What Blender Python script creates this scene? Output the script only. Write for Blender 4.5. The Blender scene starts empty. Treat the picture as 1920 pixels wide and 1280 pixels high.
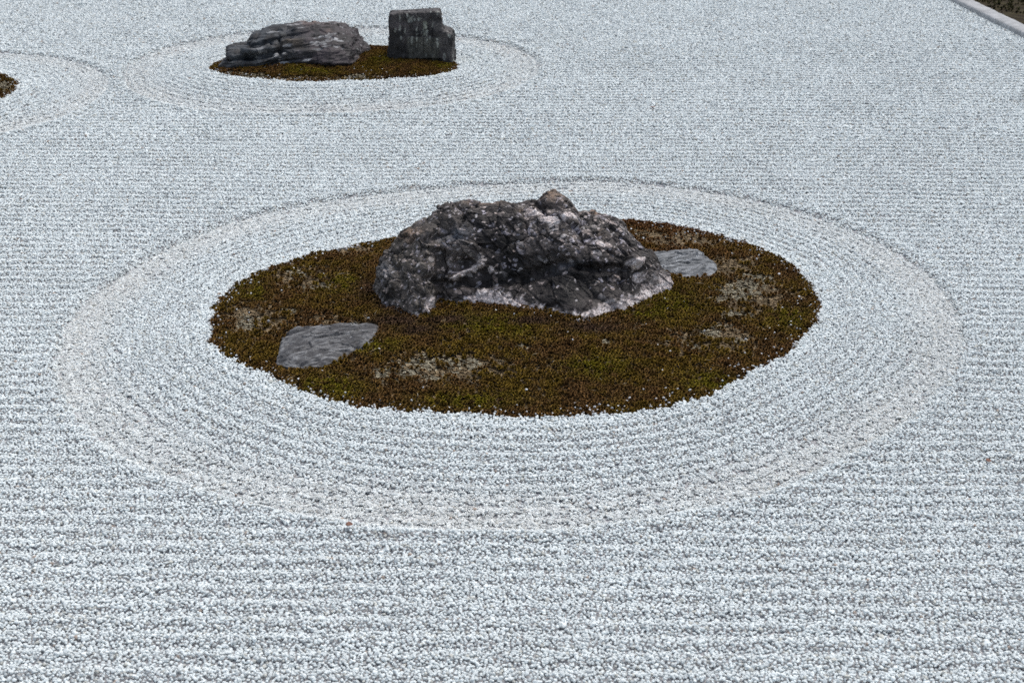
import bpy, math, random
import numpy as np

# ------------------------------------------------------------------ camera, sky, sun, exposure
scene = bpy.context.scene
col = scene.collection
H = 2.30                                  # eye height above the gravel (m)
PITCH = math.radians(23.0)
FPX = 2667.0                              # focal length in pixels of a 1920 wide frame

cam_d = bpy.data.cameras.new("camera")
cam_d.sensor_width = 36.0
cam_d.lens = 36.0 * FPX / 1920.0
cam_d.clip_start = 0.05
cam_d.clip_end = 500.0
cam_d.dof.use_dof = True
cam_d.dof.focus_distance = 6.1
cam_d.dof.aperture_fstop = 6.3
cam = bpy.data.objects.new("camera", cam_d)
cam.location = (0, 0, H)
cam.rotation_euler = (math.radians(90) - PITCH, 0, 0)
col.objects.link(cam)
scene.camera = cam

SUN_EL, SUN_AZ = math.radians(62), math.radians(35)      # azimuth measured from +y (away from camera) towards +x
world = bpy.data.worlds.new("World")
scene.world = world
world.use_nodes = True
wn = world.node_tree
wn.nodes.clear()
w_out = wn.nodes.new("ShaderNodeOutputWorld")
w_bg = wn.nodes.new("ShaderNodeBackground")
w_sky = wn.nodes.new("ShaderNodeTexSky")
w_sky.sky_type = 'NISHITA'
w_sky.sun_disc = False
w_sky.sun_elevation = SUN_EL
w_sky.sun_rotation = SUN_AZ
w_sky.air_density = 1.0
w_sky.dust_density = 4.0
w_hsv = wn.nodes.new("ShaderNodeHueSaturation")          # cloud cover: the blue of the sky is mostly washed out
w_hsv.inputs["Saturation"].default_value = 0.67
w_bg.inputs["Strength"].default_value = 0.115
wn.links.new(w_sky.outputs[0], w_hsv.inputs["Color"])
wn.links.new(w_hsv.outputs[0], w_bg.inputs["Color"])
wn.links.new(w_bg.outputs[0], w_out.inputs["Surface"])

sun_d = bpy.data.lights.new("sun", 'SUN')
sun_d.energy = 1.2
sun_d.angle = math.radians(40)
sun_d.color = (1.0, 0.985, 0.96)
sun = bpy.data.objects.new("sun", sun_d)
sun.rotation_euler = (math.pi / 2 - SUN_EL, 0, math.pi - SUN_AZ)
col.objects.link(sun)

scene.view_settings.view_transform = 'Standard'
scene.view_settings.look = 'None'
scene.view_settings.gamma = 1.0
scene.view_settings.use_curve_mapping = False
scene.view_settings.exposure = 0.46
scene.render.engine = 'CYCLES'
scene.cycles.max_bounces = 6
scene.cycles.diffuse_bounces = 5
scene.cycles.glossy_bounces = 2
scene.cycles.use_denoising = False

rng = np.random.default_rng(7)
random.seed(7)

# ------------------------------------------------------------------ projection helpers
CP, SP = math.cos(PITCH), math.sin(PITCH)

def ray(px, py):
    X = (np.asarray(px, float) - 960.0) / FPX
    Y = -(np.asarray(py, float) - 640.0) / FPX
    return X, CP + Y * SP, -SP + Y * CP

def ground(px, py, z=0.0):
    dx, dy, dz = ray(px, py)
    t = (z - H) / dz
    return dx * t, dy * t

def at_depth(px, py, y):
    dx, dy, dz = ray(px, py)
    t = y / dy
    return dx * t, H + dz * t

def project(x, y, z):
    f = y * CP - (z - H) * SP
    u = y * SP + (z - H) * CP
    return 960.0 + FPX * x / f, 640.0 - FPX * u / f

# ------------------------------------------------------------------ numpy noise
def _h(ix, iy, iz, seed):
    h = (ix.astype(np.uint32) * np.uint32(374761393) + iy.astype(np.uint32) * np.uint32(668265263)
         + iz.astype(np.uint32) * np.uint32(2147483647) + np.uint32((seed * 974634777 + 12345) & 0xffffffff))
    h ^= h >> np.uint32(13)
    h *= np.uint32(1274126177)
    h ^= h >> np.uint32(16)
    h *= np.uint32(2246822519)
    h ^= h >> np.uint32(13)
    return h

def hf(ix, iy, iz, seed):
    return (_h(ix, iy, iz, seed) >> np.uint32(8)).astype(np.float32) / np.float32(16777216.0)

def gnoise(P, seed=0):
    """gradient noise, about -1..1, P is (N,3)"""
    P = np.asarray(P, np.float32)
    I = np.floor(P).astype(np.int64)
    F = P - I
    W = F * F * F * (F * (F * 6 - 15) + 10)
    out = np.zeros(len(P), np.float32)
    for a in (0, 1):
        for b in (0, 1):
            for c in (0, 1):
                ix, iy, iz = I[:, 0] + a, I[:, 1] + b, I[:, 2] + c
                h = _h(ix, iy, iz, seed)
                gx = (h & np.uint32(1023)).astype(np.float32) / 511.5 - 1
                gy = ((h >> np.uint32(10)) & np.uint32(1023)).astype(np.float32) / 511.5 - 1
                gz = ((h >> np.uint32(20)) & np.uint32(1023)).astype(np.float32) / 511.5 - 1
                d = gx * (F[:, 0] - a) + gy * (F[:, 1] - b) + gz * (F[:, 2] - c)
                w = (W[:, 0] if a else 1 - W[:, 0]) * (W[:, 1] if b else 1 - W[:, 1]) * (W[:, 2] if c else 1 - W[:, 2])
                out += d * w
    return out * 1.3

def fbm(P, octaves=4, seed=0, gain=0.5):
    P = np.asarray(P, np.float32)
    s, a, t = 0.0, 1.0, 0.0
    for o in range(octaves):
        s = s + a * gnoise(P * (2.03 ** o) + 17.3 * o, seed + o)
        t += a
        a *= gain
    return s / t

def worley(P, seed=0):
    """F1, F2, vector from the nearest cell centre, three random values of that cell"""
    P = np.asarray(P, np.float32)
    I = np.floor(P).astype(np.int64)
    n = len(P)
    f1 = np.full(n, 9.0, np.float32); f2 = np.full(n, 9.0, np.float32)
    V = np.zeros((n, 3), np.float32); C = np.zeros((n, 3), np.int64)
    for a in (-1, 0, 1):
        for b in (-1, 0, 1):
            for c in (-1, 0, 1):
                ix, iy, iz = I[:, 0] + a, I[:, 1] + b, I[:, 2] + c
                h = _h(ix, iy, iz, seed)
                dx = P[:, 0] - ix - (h & np.uint32(1023)).astype(np.float32) / 1023
                dy = P[:, 1] - iy - ((h >> np.uint32(10)) & np.uint32(1023)).astype(np.float32) / 1023
                dz = P[:, 2] - iz - ((h >> np.uint32(20)) & np.uint32(1023)).astype(np.float32) / 1023
                d = dx * dx + dy * dy + dz * dz
                m = d < f1
                f2 = np.where(m, f1, np.minimum(f2, d))
                f1 = np.where(m, d, f1)
                V[m, 0] = dx[m]; V[m, 1] = dy[m]; V[m, 2] = dz[m]
                C[m, 0] = ix[m]; C[m, 1] = iy[m]; C[m, 2] = iz[m]
    r = np.stack([hf(C[:, 0], C[:, 1], C[:, 2], seed + k + 101) for k in range(4)], 1)
    return np.sqrt(f1), np.sqrt(f2), V, r

def facets(P, seed, tilt=1.0, step=1.0):
    """angular broken relief: every cell is a tilted plane with its own offset"""
    f1, f2, V, r = worley(P, seed)
    g = (r[:, :3] - 0.5) * 2
    return (V * g).sum(1) * tilt + (r[:, 3] - 0.5) * step, f1, f2, r

def sstep(a, b, x):
    t = np.clip((x - a) / (b - a), 0, 1)
    return t * t * (3 - 2 * t)

def noise2(x, y, s, seed=0, octaves=3):
    return fbm(np.stack([x * s, y * s, np.full_like(x, 0.37 + seed)], 1), octaves, seed)

# ------------------------------------------------------------------ mesh helpers
def mesh_np(name, V, F, smooth=True):
    """V (N,3), F (M,k)"""
    V = np.asarray(V, np.float32); F = np.asarray(F, np.int32)
    m = bpy.data.meshes.new(name)
    k = F.shape[1]
    m.vertices.add(len(V)); m.vertices.foreach_set("co", V.ravel())
    m.loops.add(F.size); m.loops.foreach_set("vertex_index", F.ravel())
    m.polygons.add(len(F))
    m.polygons.foreach_set("loop_start", np.arange(0, F.size, k, dtype=np.int32))
    m.polygons.foreach_set("loop_total", np.full(len(F), k, np.int32))
    m.polygons.foreach_set("use_smooth", np.full(len(F), smooth, bool))
    m.update(calc_edges=True)
    return m

def grid_faces(nu, nv, wrap_v=False):
    a = np.arange(nu * nv).reshape(nu, nv)
    if wrap_v:
        b = np.roll(a, -1, 1)
        return np.stack([a[:-1], a[1:], b[1:], b[:-1]], -1).reshape(-1, 4)
    return np.stack([a[:-1, :-1], a[1:, :-1], a[1:, 1:], a[:-1, 1:]], -1).reshape(-1, 4)

def grid_normals(G, wrap_v=False):
    du = np.gradient(G, axis=0)
    if wrap_v:
        dv = (np.roll(G, -1, 1) - np.roll(G, 1, 1)) * 0.5
    else:
        dv = np.gradient(G, axis=1)
    n = np.cross(du, dv)
    return n / np.maximum(np.linalg.norm(n, axis=2, keepdims=True), 1e-9)

def set_attr(m, name, data, kind):
    a = m.attributes.new(name, kind, 'POINT')
    if kind == 'FLOAT_COLOR':
        d = np.ones((len(data), 4), np.float32); d[:, :3] = data
        a.data.foreach_set("color", d.ravel())
    elif kind == 'FLOAT_VECTOR':
        a.data.foreach_set("vector", np.asarray(data, np.float32).ravel())
    elif kind == 'INT':
        a.data.foreach_set("value", np.asarray(data, np.int32))
    else:
        a.data.foreach_set("value", np.asarray(data, np.float32))

def add_obj(name, mesh, mat, parent=None, label=None, category=None, kind=None, group=None):
    o = bpy.data.objects.new(name, mesh)
    if mat is not None:
        mesh.materials.clear(); mesh.materials.append(mat)
    col.objects.link(o)
    o.parent = parent
    if label: o["label"] = label
    if category: o["category"] = category
    if kind: o["kind"] = kind
    if group: o["group"] = group
    return o

# ------------------------------------------------------------------ materials
def new_mat(name, rough=0.8, spec=0.3):
    m = bpy.data.materials.new(name)
    m.use_nodes = True
    nt = m.node_tree
    b = nt.nodes["Principled BSDF"]
    b.inputs["Roughness"].default_value = rough
    b.inputs["Specular IOR Level"].default_value = spec
    return m, nt, b

def node(nt, kind, **kw):
    n = nt.nodes.new(kind)
    for k, v in kw.items():
        setattr(n, k, v)
    return n

def mul_color(nt, a, b):
    mx = node(nt, "ShaderNodeMix", data_type='RGBA', blend_type='MULTIPLY')
    mx.inputs[0].default_value = 1.0
    nt.links.new(a, mx.inputs[6]); nt.links.new(b, mx.inputs[7])
    return mx.outputs[2]

def noise_ramp(nt, scale, lo, hi, detail=4, c0=(0.3,) * 3, c1=(0.7,) * 3, coord="Object"):
    tc = node(nt, "ShaderNodeTexCoord")
    nz = node(nt, "ShaderNodeTexNoise")
    nz.inputs["Scale"].default_value = scale
    nz.inputs["Detail"].default_value = detail
    nt.links.new(tc.outputs[coord], nz.inputs["Vector"])
    r = node(nt, "ShaderNodeValToRGB")
    r.color_ramp.elements[0].position = lo; r.color_ramp.elements[0].color = (*c0, 1)
    r.color_ramp.elements[1].position = hi; r.color_ramp.elements[1].color = (*c1, 1)
    nt.links.new(nz.outputs["Fac"], r.inputs[0])
    return nz.outputs["Fac"], r.outputs[0]

def bump(nt, b, height, strength, dist):
    bp = node(nt, "ShaderNodeBump")
    bp.inputs["Strength"].default_value = strength
    bp.inputs["Distance"].default_value = dist
    nt.links.new(height, bp.inputs["Height"])
    nt.links.new(bp.outputs[0], b.inputs["Normal"])

def rock_material(name, rough=0.72, spec=0.35, fine=220.0):
    m, nt, b = new_mat(name, rough, spec)
    at = node(nt, "ShaderNodeAttribute", attribute_name="rock_colour")
    f, c = noise_ramp(nt, fine, 0.30, 0.72, 5, (0.55, 0.55, 0.56), (1.5, 1.48, 1.45))
    nt.links.new(mul_color(nt, at.outputs["Color"], c), b.inputs["Base Color"])
    bump(nt, b, f, 0.35, 0.004)
    return m

def scatter_material(name, rough, spec, attr="piece_colour", trans=0.0):
    m, nt, b = new_mat(name, rough, spec)
    a = node(nt, "ShaderNodeAttribute", attribute_name=attr)
    t = node(nt, "ShaderNodeAttribute", attribute_name="tint", attribute_type='INSTANCER')
    nt.links.new(mul_color(nt, a.outputs["Color"], t.outputs["Color"]), b.inputs["Base Color"])
    return m

MAT_PEBBLE = scatter_material("white_pebble", 0.75, 0.25)
MAT_MOSS = scatter_material("moss_leaf", 0.8, 0.06)

MAT_BED, nt, b = new_mat("gravel_bed", 0.9, 0.15)
tc = node(nt, "ShaderNodeTexCoord")
vo = node(nt, "ShaderNodeTexVoronoi"); vo.inputs["Scale"].default_value = 95.0
nt.links.new(tc.outputs["Object"], vo.inputs["Vector"])
rp = node(nt, "ShaderNodeValToRGB")
rp.color_ramp.elements[0].position = 0.0; rp.color_ramp.elements[0].color = (0.60, 0.61, 0.62, 1)
rp.color_ramp.elements[1].position = 0.75; rp.color_ramp.elements[1].color = (0.30, 0.30, 0.31, 1)
nt.links.new(vo.outputs["Distance"], rp.inputs[0])
nt.links.new(rp.outputs[0], b.inputs["Base Color"])
inv = node(nt, "ShaderNodeMath", operation='SUBTRACT'); inv.inputs[0].default_value = 1.0
nt.links.new(vo.outputs["Distance"], inv.inputs[1])
bump(nt, b, inv.outputs[0], 1.0, 0.008)

MAT_SOIL, nt, b = new_mat("mound_soil", 0.95, 0.1)
f, c = noise_ramp(nt, 60.0, 0.3, 0.75, 6, (0.022, 0.015, 0.008), (0.075, 0.052, 0.026))
nt.links.new(c, b.inputs["Base Color"]); bump(nt, b, f, 0.8, 0.01)

MAT_EARTH, nt, b = new_mat("earth_with_moss", 0.95, 0.1)
f, c = noise_ramp(nt, 9.0, 0.35, 0.68, 8, (0.022, 0.015, 0.008), (0.050, 0.042, 0.020))
nt.links.new(c, b.inputs["Base Color"]); bump(nt, b, f, 0.8, 0.03)

MAT_KERB, nt, b = new_mat("kerb_granite", 0.8, 0.25)
f, c = noise_ramp(nt, 14.0, 0.3, 0.7, 8, (0.27, 0.28, 0.285), (0.44, 0.455, 0.465))
nt.links.new(c, b.inputs["Base Color"]); bump(nt, b, f, 0.5, 0.01)

MAT_LEAF, nt, b = new_mat("dry_leaf", 0.7, 0.2)
f, c = noise_ramp(nt, 90.0, 0.3, 0.7, 3, (0.12, 0.06, 0.045), (0.27, 0.15, 0.11))
nt.links.new(c, b.inputs["Base Color"])

MAT_STRAW, nt, b = new_mat("dry_straw", 0.8, 0.2)
f, c = noise_ramp(nt, 12.0, 0.3, 0.7, 3, (0.16, 0.11, 0.055), (0.48, 0.42, 0.30))
nt.links.new(c, b.inputs["Base Color"])

MAT_BOULDER = rock_material("fractured_chert", 0.7, 0.35, 230.0)
MAT_FARROCK = rock_material("dark_schist", 0.7, 0.35, 120.0)
MAT_SLAB = rock_material("grey_schist", 0.7, 0.35, 200.0)

# ------------------------------------------------------------------ islands and rings, star-shaped outlines on the ground
def star(points, z=0.0, centre=None):
    px, py = np.array(points, float).T
    x, y = ground(px, py, z)
    c = centre if centre is not None else ((x.min() + x.max()) / 2, (y.min() + y.max()) / 2)
    th = np.arctan2(y - c[1], x - c[0]); r = np.hypot(x - c[0], y - c[1])
    o = np.argsort(th)
    th, r = th[o], r[o]
    th = np.concatenate([th - 2 * np.pi, th, th + 2 * np.pi]); r = np.tile(r, 3)
    tt = np.linspace(-np.pi, np.pi, 721)
    rr = np.interp(tt, th, r)
    k = np.hanning(25); k /= k.sum()
    rr = np.convolve(np.concatenate([rr[-13:-1], rr, rr[1:13]]), k, 'valid')
    return c, tt, rr

class Outline:
    def __init__(self, c, tt, rr):
        self.c, self.tt, self.rr = c, tt, rr
    def polar(self, x, y):
        return np.arctan2(y - self.c[1], x - self.c[0]), np.hypot(x - self.c[0], y - self.c[1])
    def R(self, th):
        return np.interp(th, self.tt, self.rr)

island_a = Outline(*star([(395,612),(405,575),(440,540),(500,507),(560,488),(640,470),(715,455),(800,440),(900,427),(1050,417),(1180,416),
                          (1260,424),(1330,440),(1400,462),(1470,490),(1515,530),(1535,575),(1530,605),(1490,650),(1400,703),(1330,742),
                          (1240,767),(1120,781),(960,785),(860,778),(760,775),(650,762),(570,737),(500,707),(450,682),(402,657)], 0.01))
ring_a = Outline(*star([(1150,337),(1000,340),(850,348),(698,362),(524,389),(430,413),(372,436),(309,464),(228,513),(161,560),(118,625),(105,690),
                        (135,770),(204,842),(295,885),(362,909),(463,942),(640,976),(842,991),(960,992),(1067,987),(1245,963),(1418,929),
                        (1542,878),(1643,820),(1727,760),(1784,700),(1806,610),(1765,533),(1680,467),(1550,412),(1433,377),(1308,354)]))
cb = ground(630, 122)
island_b = Outline(*star([(393,131),(405,121),(440,108),(520,97),(620,92),(700,91),(760,93),(820,103),(850,117),(858,128),(838,141),(760,149),(650,153),
                          (520,153),(440,147),(402,138)], 0.01, cb))
ring_b = Outline(*star([(233,150),(250,115),(330,85),(430,66),(560,54),(700,51),(850,66),(950,84),(1008,110),(1013,130),(985,155),(920,180),(820,200),
                        (700,210),(560,214),(430,211),(330,199),(262,178)], 0.0, cb))
cc = (-4.39, 9.86)
tt = np.linspace(-np.pi, np.pi, 721)
island_c = Outline(cc, tt, 0.90 + 0.02 * np.cos(3 * tt + 1) - 0.10 * np.abs(np.sin(tt)) ** 1.5)
ring_c = Outline(cc, tt, 1.50 + 0.02 * np.cos(2 * tt) + 0.14 * np.maximum(-np.sin(tt), 0))
GROUPS = [(island_a, ring_a), (island_b, ring_b), (island_c, ring_c)]

def moss_dist(x, y, seed=3):
    """signed distance (m, roughly) to the nearest moss edge, negative inside, with a ragged border"""
    d = np.full_like(x, 99.0)
    for isl, _ in GROUPS:
        th, r = isl.polar(x, y)
        d = np.minimum(d, r - isl.R(th))
    return d + 0.045 * noise2(x, y, 7.0, seed, 4) + 0.030 * noise2(x, y, 34.0, seed + 9, 2)

def gravel_height(x, y):
    """raked relief: concentric furrows round the islands, straight furrows elsewhere"""
    wav = 0.05 * noise2(x, y, 0.4, 5, 2) + 0.022 * noise2(x, y, 2.2, 6, 3)
    amp = 0.80 + 0.9 * noise2(x, y, 1.6, 8, 3)
    ph = (y + 0.02 * x + wav) / 0.080
    h = 0.0048 * amp * np.sin(2 * np.pi * ph)
    fines = np.zeros_like(x)
    inside = np.zeros_like(x)
    X_, Y_ = x, y
    for isl, rg in GROUPS:
        sel = np.nonzero(rg.polar(X_, Y_)[1] < rg.rr.max() + 0.25)[0]
        if not len(sel):
            continue
        x, y = X_[sel], Y_[sel]
        th, r = isl.polar(x, y)
        Ri = isl.R(th)
        th2, r2 = rg.polar(x, y)
        Ro = rg.R(th2) + 0.018 * noise2(x, y, 2.5, 11, 3)
        gi = np.maximum(r - Ri, 0.0); go = Ro - r2
        u = np.clip(gi / np.maximum(gi + np.maximum(go, 0), 1e-3), 0, 1)
        k = sstep(-0.026, 0.026, go)
        f = k * sstep(0.50, 0.84, u + 0.10 * noise2(x, y, 2.2, 14, 3)) * (0.75 + 0.5 * noise2(x, y, 1.7, 15, 2))
        f = np.clip(f, 0, 1)
        rip = 0.0046 * (0.85 + 0.4 * noise2(x, y, 1.0, 12, 2)) * np.sin(2 * np.pi * (u * 11.0 + 0.12 * noise2(x, y, 1.5, 13, 2))) * (1 - 0.5 * f)
        hin = 0.020 * (1 - u) ** 1.6 - 0.012 * sstep(0.35, 0.95, u) + rip * sstep(0.03, 0.2, u)
        lip = 0.009 * np.exp(-((go + 0.045) / 0.035) ** 2) * (go < 0.0)
        h[sel] = (h[sel] + lip) * (1 - k) + hin * k
        fines[sel] = np.maximum(fines[sel], f)
        inside[sel] = np.maximum(inside[sel], k * (1 - sstep(0.0, 0.25, u)))
    x, y = X_, Y_
    return h + 0.006 * noise2(x, y, 0.9, 16, 3), fines, inside

def mound_height(isl, x, y, top):
    th, r = isl.polar(x, y)
    q = np.clip(r / isl.R(th), 0, 1)
    return 0.010 + top * (1 - q ** 2) ** 0.8 + 0.016 * noise2(x, y, 5.0, 21, 3) * (1 - q ** 6)

TOPS = [0.040, 0.05, 0.03]

# ------------------------------------------------------------------ ground, bed, kerb
m = mesh_np("ground", [(-250, -250, -0.12), (250, -250, -0.12), (250, 250, -0.12), (-250, 250, -0.12)], [(0, 1, 2, 3)], False)
add_obj("ground", m, MAT_EARTH, kind="structure")

# kerb line from the photograph: gravel edge
k0 = np.array(ground(1774.7, 0.0)); k1 = np.array(ground(1920.0, 73.0))
kd = (k0 - k1) / np.linalg.norm(k0 - k1)               # runs away from the camera
kn = np.array([kd[1], -kd[0]])                         # to the right, away from the gravel
def kerb_side(x, y):
    return (x - k1[0]) * kn[0] + (y - k1[1]) * kn[1]

X0, X1, Y0, Y1 = -9.0, 8.0, 0.6, 18.0
nx, ny = int((X1 - X0) / 0.045), int((Y1 - Y0) / 0.045)
gx, gy = np.meshgrid(np.linspace(X0, X1, nx), np.linspace(Y0, Y1, ny), indexing='ij')
fx, fy = gx.ravel(), gy.ravel()
hz, bf, _ = gravel_height(fx, fy)
md = moss_dist(fx, fy)
hz = hz - 0.007 + 0.0045 * bf - 0.05 * sstep(0.0, -0.06, md)
V = np.stack([fx, fy, hz], 1)
F = grid_faces(nx, ny)
ctr = V[F].mean(1)
F = F[kerb_side(ctr[:, 0], ctr[:, 1]) < 0.05]
add_obj("gravel_bed", mesh_np("gravel_bed", V, F), MAT_BED, kind="structure")

kerb = bpy.data.objects.new("kerb", None)
kerb["kind"] = "structure"
col.objects.link(kerb)
kerb.location = (k1[0], k1[1], 0)
def kerb_stone(s0, s1, w=0.155, top=0.047, seed=0):
    n = max(6, int((s1 - s0) / 0.03)); prof = [(0.0, -0.1), (0.0, 0.02), (0.003, top - 0.008), (0.011, top - 0.001), (0.05, top), (w * 0.5, top + 0.001),
                                              (w - 0.05, top), (w - 0.01, top - 0.002), (w - 0.002, top - 0.012), (w, -0.1)]
    s = np.linspace(s0 + 0.003, s1 - 0.003, n)
    G = np.zeros((n, len(prof), 3))
    for j, (a, z) in enumerate(prof):
        G[:, j, 0] = kd[0] * s + kn[0] * a; G[:, j, 1] = kd[1] * s + kn[1] * a; G[:, j, 2] = z
    P = G.reshape(-1, 3)
    d = fbm(P * 11, 4, 31 + seed) * 0.007
    d2 = fbm(P * 3, 2, 77 + seed) * 0.005
    G[:, 1:-1, 2] += d.reshape(n, -1)[:, 1:-1] * 0.6
    G[:, :, 0] += (kn[0] * (d + d2)).reshape(n, -1); G[:, :, 1] += (kn[1] * (d + d2)).reshape(n, -1)
    F = grid_faces(n, len(prof)).tolist()
    Vv = G.reshape(-1, 3)
    L = len(prof)
    me = bpy.data.meshes.new("kerb_stone")
    me.from_pydata(Vv.tolist(), [], F + [list(range(L))[::1], [(n - 1) * L + i for i in range(L)][::-1]])
    me.polygons.foreach_set("use_smooth", np.full(len(me.polygons), True))
    return add_obj("kerb_stone", me, MAT_KERB, parent=kerb)
for i, (a, bb) in enumerate([(-8.6, -6.4), (-6.4, -4.1), (-4.1, -2.0), (-2.0, 0.10), (0.10, 2.35), (2.35, 4.4), (4.4, 6.6)]):
    kerb_stone(a, bb, seed=i)

# earth strip behind the kerb
sx, sy = np.meshgrid(np.linspace(0.16, 4.0, 60), np.linspace(-8.6, 6.6, 160), indexing='ij')
ex = (k1[0] + kn[0] * sx + kd[0] * sy).ravel(); ey = (k1[1] + kn[1] * sx + kd[1] * sy).ravel()
ez = 0.022 + 0.02 * noise2(ex, ey, 2.0, 41, 4) + 0.006 * noise2(ex, ey, 12.0, 42, 3)
add_obj("earth_strip", mesh_np("earth_strip", np.stack([ex, ey, ez], 1), grid_faces(60, 160)), MAT_EARTH, kind="structure")

# ------------------------------------------------------------------ moss mounds
for (isl, rg), top in zip(GROUPS, TOPS):
    nt_, nr_ = 200, 50
    T = np.linspace(-np.pi, np.pi, nt_, endpoint=False)
    Q = np.linspace(0.01, 1.03, nr_)
    tg, qg = np.meshgrid(T, Q, indexing='ij')
    R = isl.R(tg.ravel()) * qg.ravel()
    x = isl.c[0] + R * np.cos(tg.ravel()); y = isl.c[1] + R * np.sin(tg.ravel())
    z = mound_height(isl, x, y, top)
    z = np.where(qg.ravel() > 1.0, -0.02, z)
    G = np.stack([x, y, z], 1).reshape(nt_, nr_, 3).transpose(1, 0, 2)
    add_obj("soil_mound", mesh_np("soil_mound", G.reshape(-1, 3), grid_faces(nr_, nt_, True)[:, ::-1]), MAT_SOIL, kind="structure")

# ------------------------------------------------------------------ boulders
def build_boulder(top_px, base_px, zbase, ridge, back_depth, prof_a, prof_b, mix_fn, nu, n_front, n_back):
    """surface lofted along x: front profile from base line to ridge, then down the back"""
    tp = np.array(top_px, float); bp = np.array(base_px, float)
    bx, by = ground(bp[:, 0], bp[:, 1], zbase)
    def ry(px): return np.interp(px, [p[0] for p in ridge], [p[1] for p in ridge])
    tx, tz = at_depth(tp[:, 0], tp[:, 1], ry(tp[:, 0]))
    o = np.argsort(tx); tx, tz, tpx = tx[o], tz[o], tp[o, 0]
    o = np.argsort(bx); bx, by = bx[o], by[o]
    s = 0.5 - 0.5 * np.cos(np.linspace(0.0, np.pi, nu))
    s = 0.55 * s + 0.45 * np.linspace(0, 1, nu)
    x = tx[0] + (tx[-1] - tx[0]) * s
    zt = np.interp(x, tx, tz); px = np.interp(x, tx, tpx); yr = ry(px)
    yf = np.minimum(np.interp(x, bx, by), yr - 0.004)
    zt = np.maximum(zt, zbase + 0.002)
    G = np.zeros((nu, n_front + n_back, 3)); G[:, :, 0] = x[:, None]
    def resamp(pr, n):
        pr = np.array(pr, float)
        d = np.concatenate([[0], np.cumsum(np.hypot(np.diff(pr[:, 0]), np.diff(pr[:, 1])))])
        q = np.linspace(0, d[-1], n)
        a, c = np.interp(q, d, pr[:, 0]), np.interp(q, d, pr[:, 1])
        k = np.hanning(9); k /= k.sum()
        a2 = np.convolve(np.pad(a, 4, 'edge'), k, 'valid'); c2 = np.convolve(np.pad(c, 4, 'edge'), k, 'valid')
        return a2, c2
    fa, ga = resamp(prof_a, n_front); fb, gb = resamp(prof_b, n_front)
    w = mix_fn(px)[:, None]
    f = fa[None] * (1 - w) + fb[None] * w; g = ga[None] * (1 - w) + gb[None] * w
    hh = (zt - zbase)[:, None]
    G[:, :n_front, 1] = yf[:, None] + (yr - yf)[:, None] * f
    zz = zbase + hh * g
    G[:, :n_front, 2] = np.where(g < 0, zbase + 0.45 * g, zz)
    v = np.linspace(0, 1, n_back + 1)[1:]
    yb = yr + np.maximum(back_depth * (yr - yf) / (yr - yf).max(), 0.01)
    G[:, n_front:, 1] = yr[:, None] + (yb - yr)[:, None] * (v[None] ** 0.9)
    G[:, n_front:, 2] = zbase + hh * (1 - v[None] ** 1.15) - 0.12 * v[None] ** 8
    return G

# ---- the large boulder
top_px = [(694,556),(697,536),(709,497),(726,463),(770,424),(803,403),(845,377),(880,373),(908,382),(943,375),(960,380),(1007,374),(1016,367),(1024,361),(1036,359),(1052,360),
          (1066,368),(1078,381),(1084,391),(1110,390),(1147,403),(1170,417),(1193,452),(1224,478),(1234,496),(1256,513),(1266,540),(1267,548)]
base_px = [(694,556),(700,562),(720,578),(748,592),(780,602),(800,602),(812,590),(822,577),(850,581),(880,581),(910,584),(950,589),(1000,593),(1035,599),
           (1065,608),(1090,610),(1130,605),(1170,594),(1200,582),(1230,566),(1262,552),(1267,548)]
prof_plain = [(0, -0.3), (0.0, 0.0), (0.05, 0.20), (0.15, 0.42), (0.32, 0.64), (0.58, 0.85), (0.82, 0.965), (1, 1)]
prof_shelf = [(0, -0.3), (0.0, 0.0), (0.03, 0.10), (0.10, 0.185), (0.22, 0.27), (0.325, 0.335), (0.36, 0.39), (0.37, 0.46), (0.41, 0.60), (0.51, 0.76), (0.68, 0.89), (0.85, 0.965), (1, 1)]
NU, NF, NB = 620, 300, 110
G = build_boulder(top_px, base_px, 0.03, [(690, 5.93), (760, 5.98), (1040, 6.05), (1200, 5.99), (1270, 5.94)], 0.36, prof_plain, prof_shelf,
                  lambda p: sstep(800, 890, p) * (1 - 0.75 * sstep(1150, 1260, p)), NU, NF, NB)
N = grid_normals(G)
if N[NU // 2, NF // 2, 1] > 0: N = -N
P = G.reshape(-1, 3)
ppx, ppy = project(P[:, 0], P[:, 1], P[:, 2])
front = (np.arange(P.shape[0]) % (NF + NB)) < NF + 12

def seg_dist(x, y, pts):
    d = np.full_like(x, 1e9)
    for (x0, y0), (x1, y1) in zip(pts[:-1], pts[1:]):
        t = np.clip(((x - x0) * (x1 - x0) + (y - y0) * (y1 - y0)) / ((x1 - x0) ** 2 + (y1 - y0) ** 2), 0, 1)
        d = np.minimum(d, np.hypot(x - x0 - t * (x1 - x0), y - y0 - t * (y1 - y0)))
    return d

def blob(x, y, cx, cy, rx, ry, ang=0.0):
    c, s = math.cos(ang), math.sin(ang)
    dx, dy = x - cx, y - cy
    return np.exp(-(((dx * c + dy * s) / rx) ** 2 + ((-dx * s + dy * c) / ry) ** 2))

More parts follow.
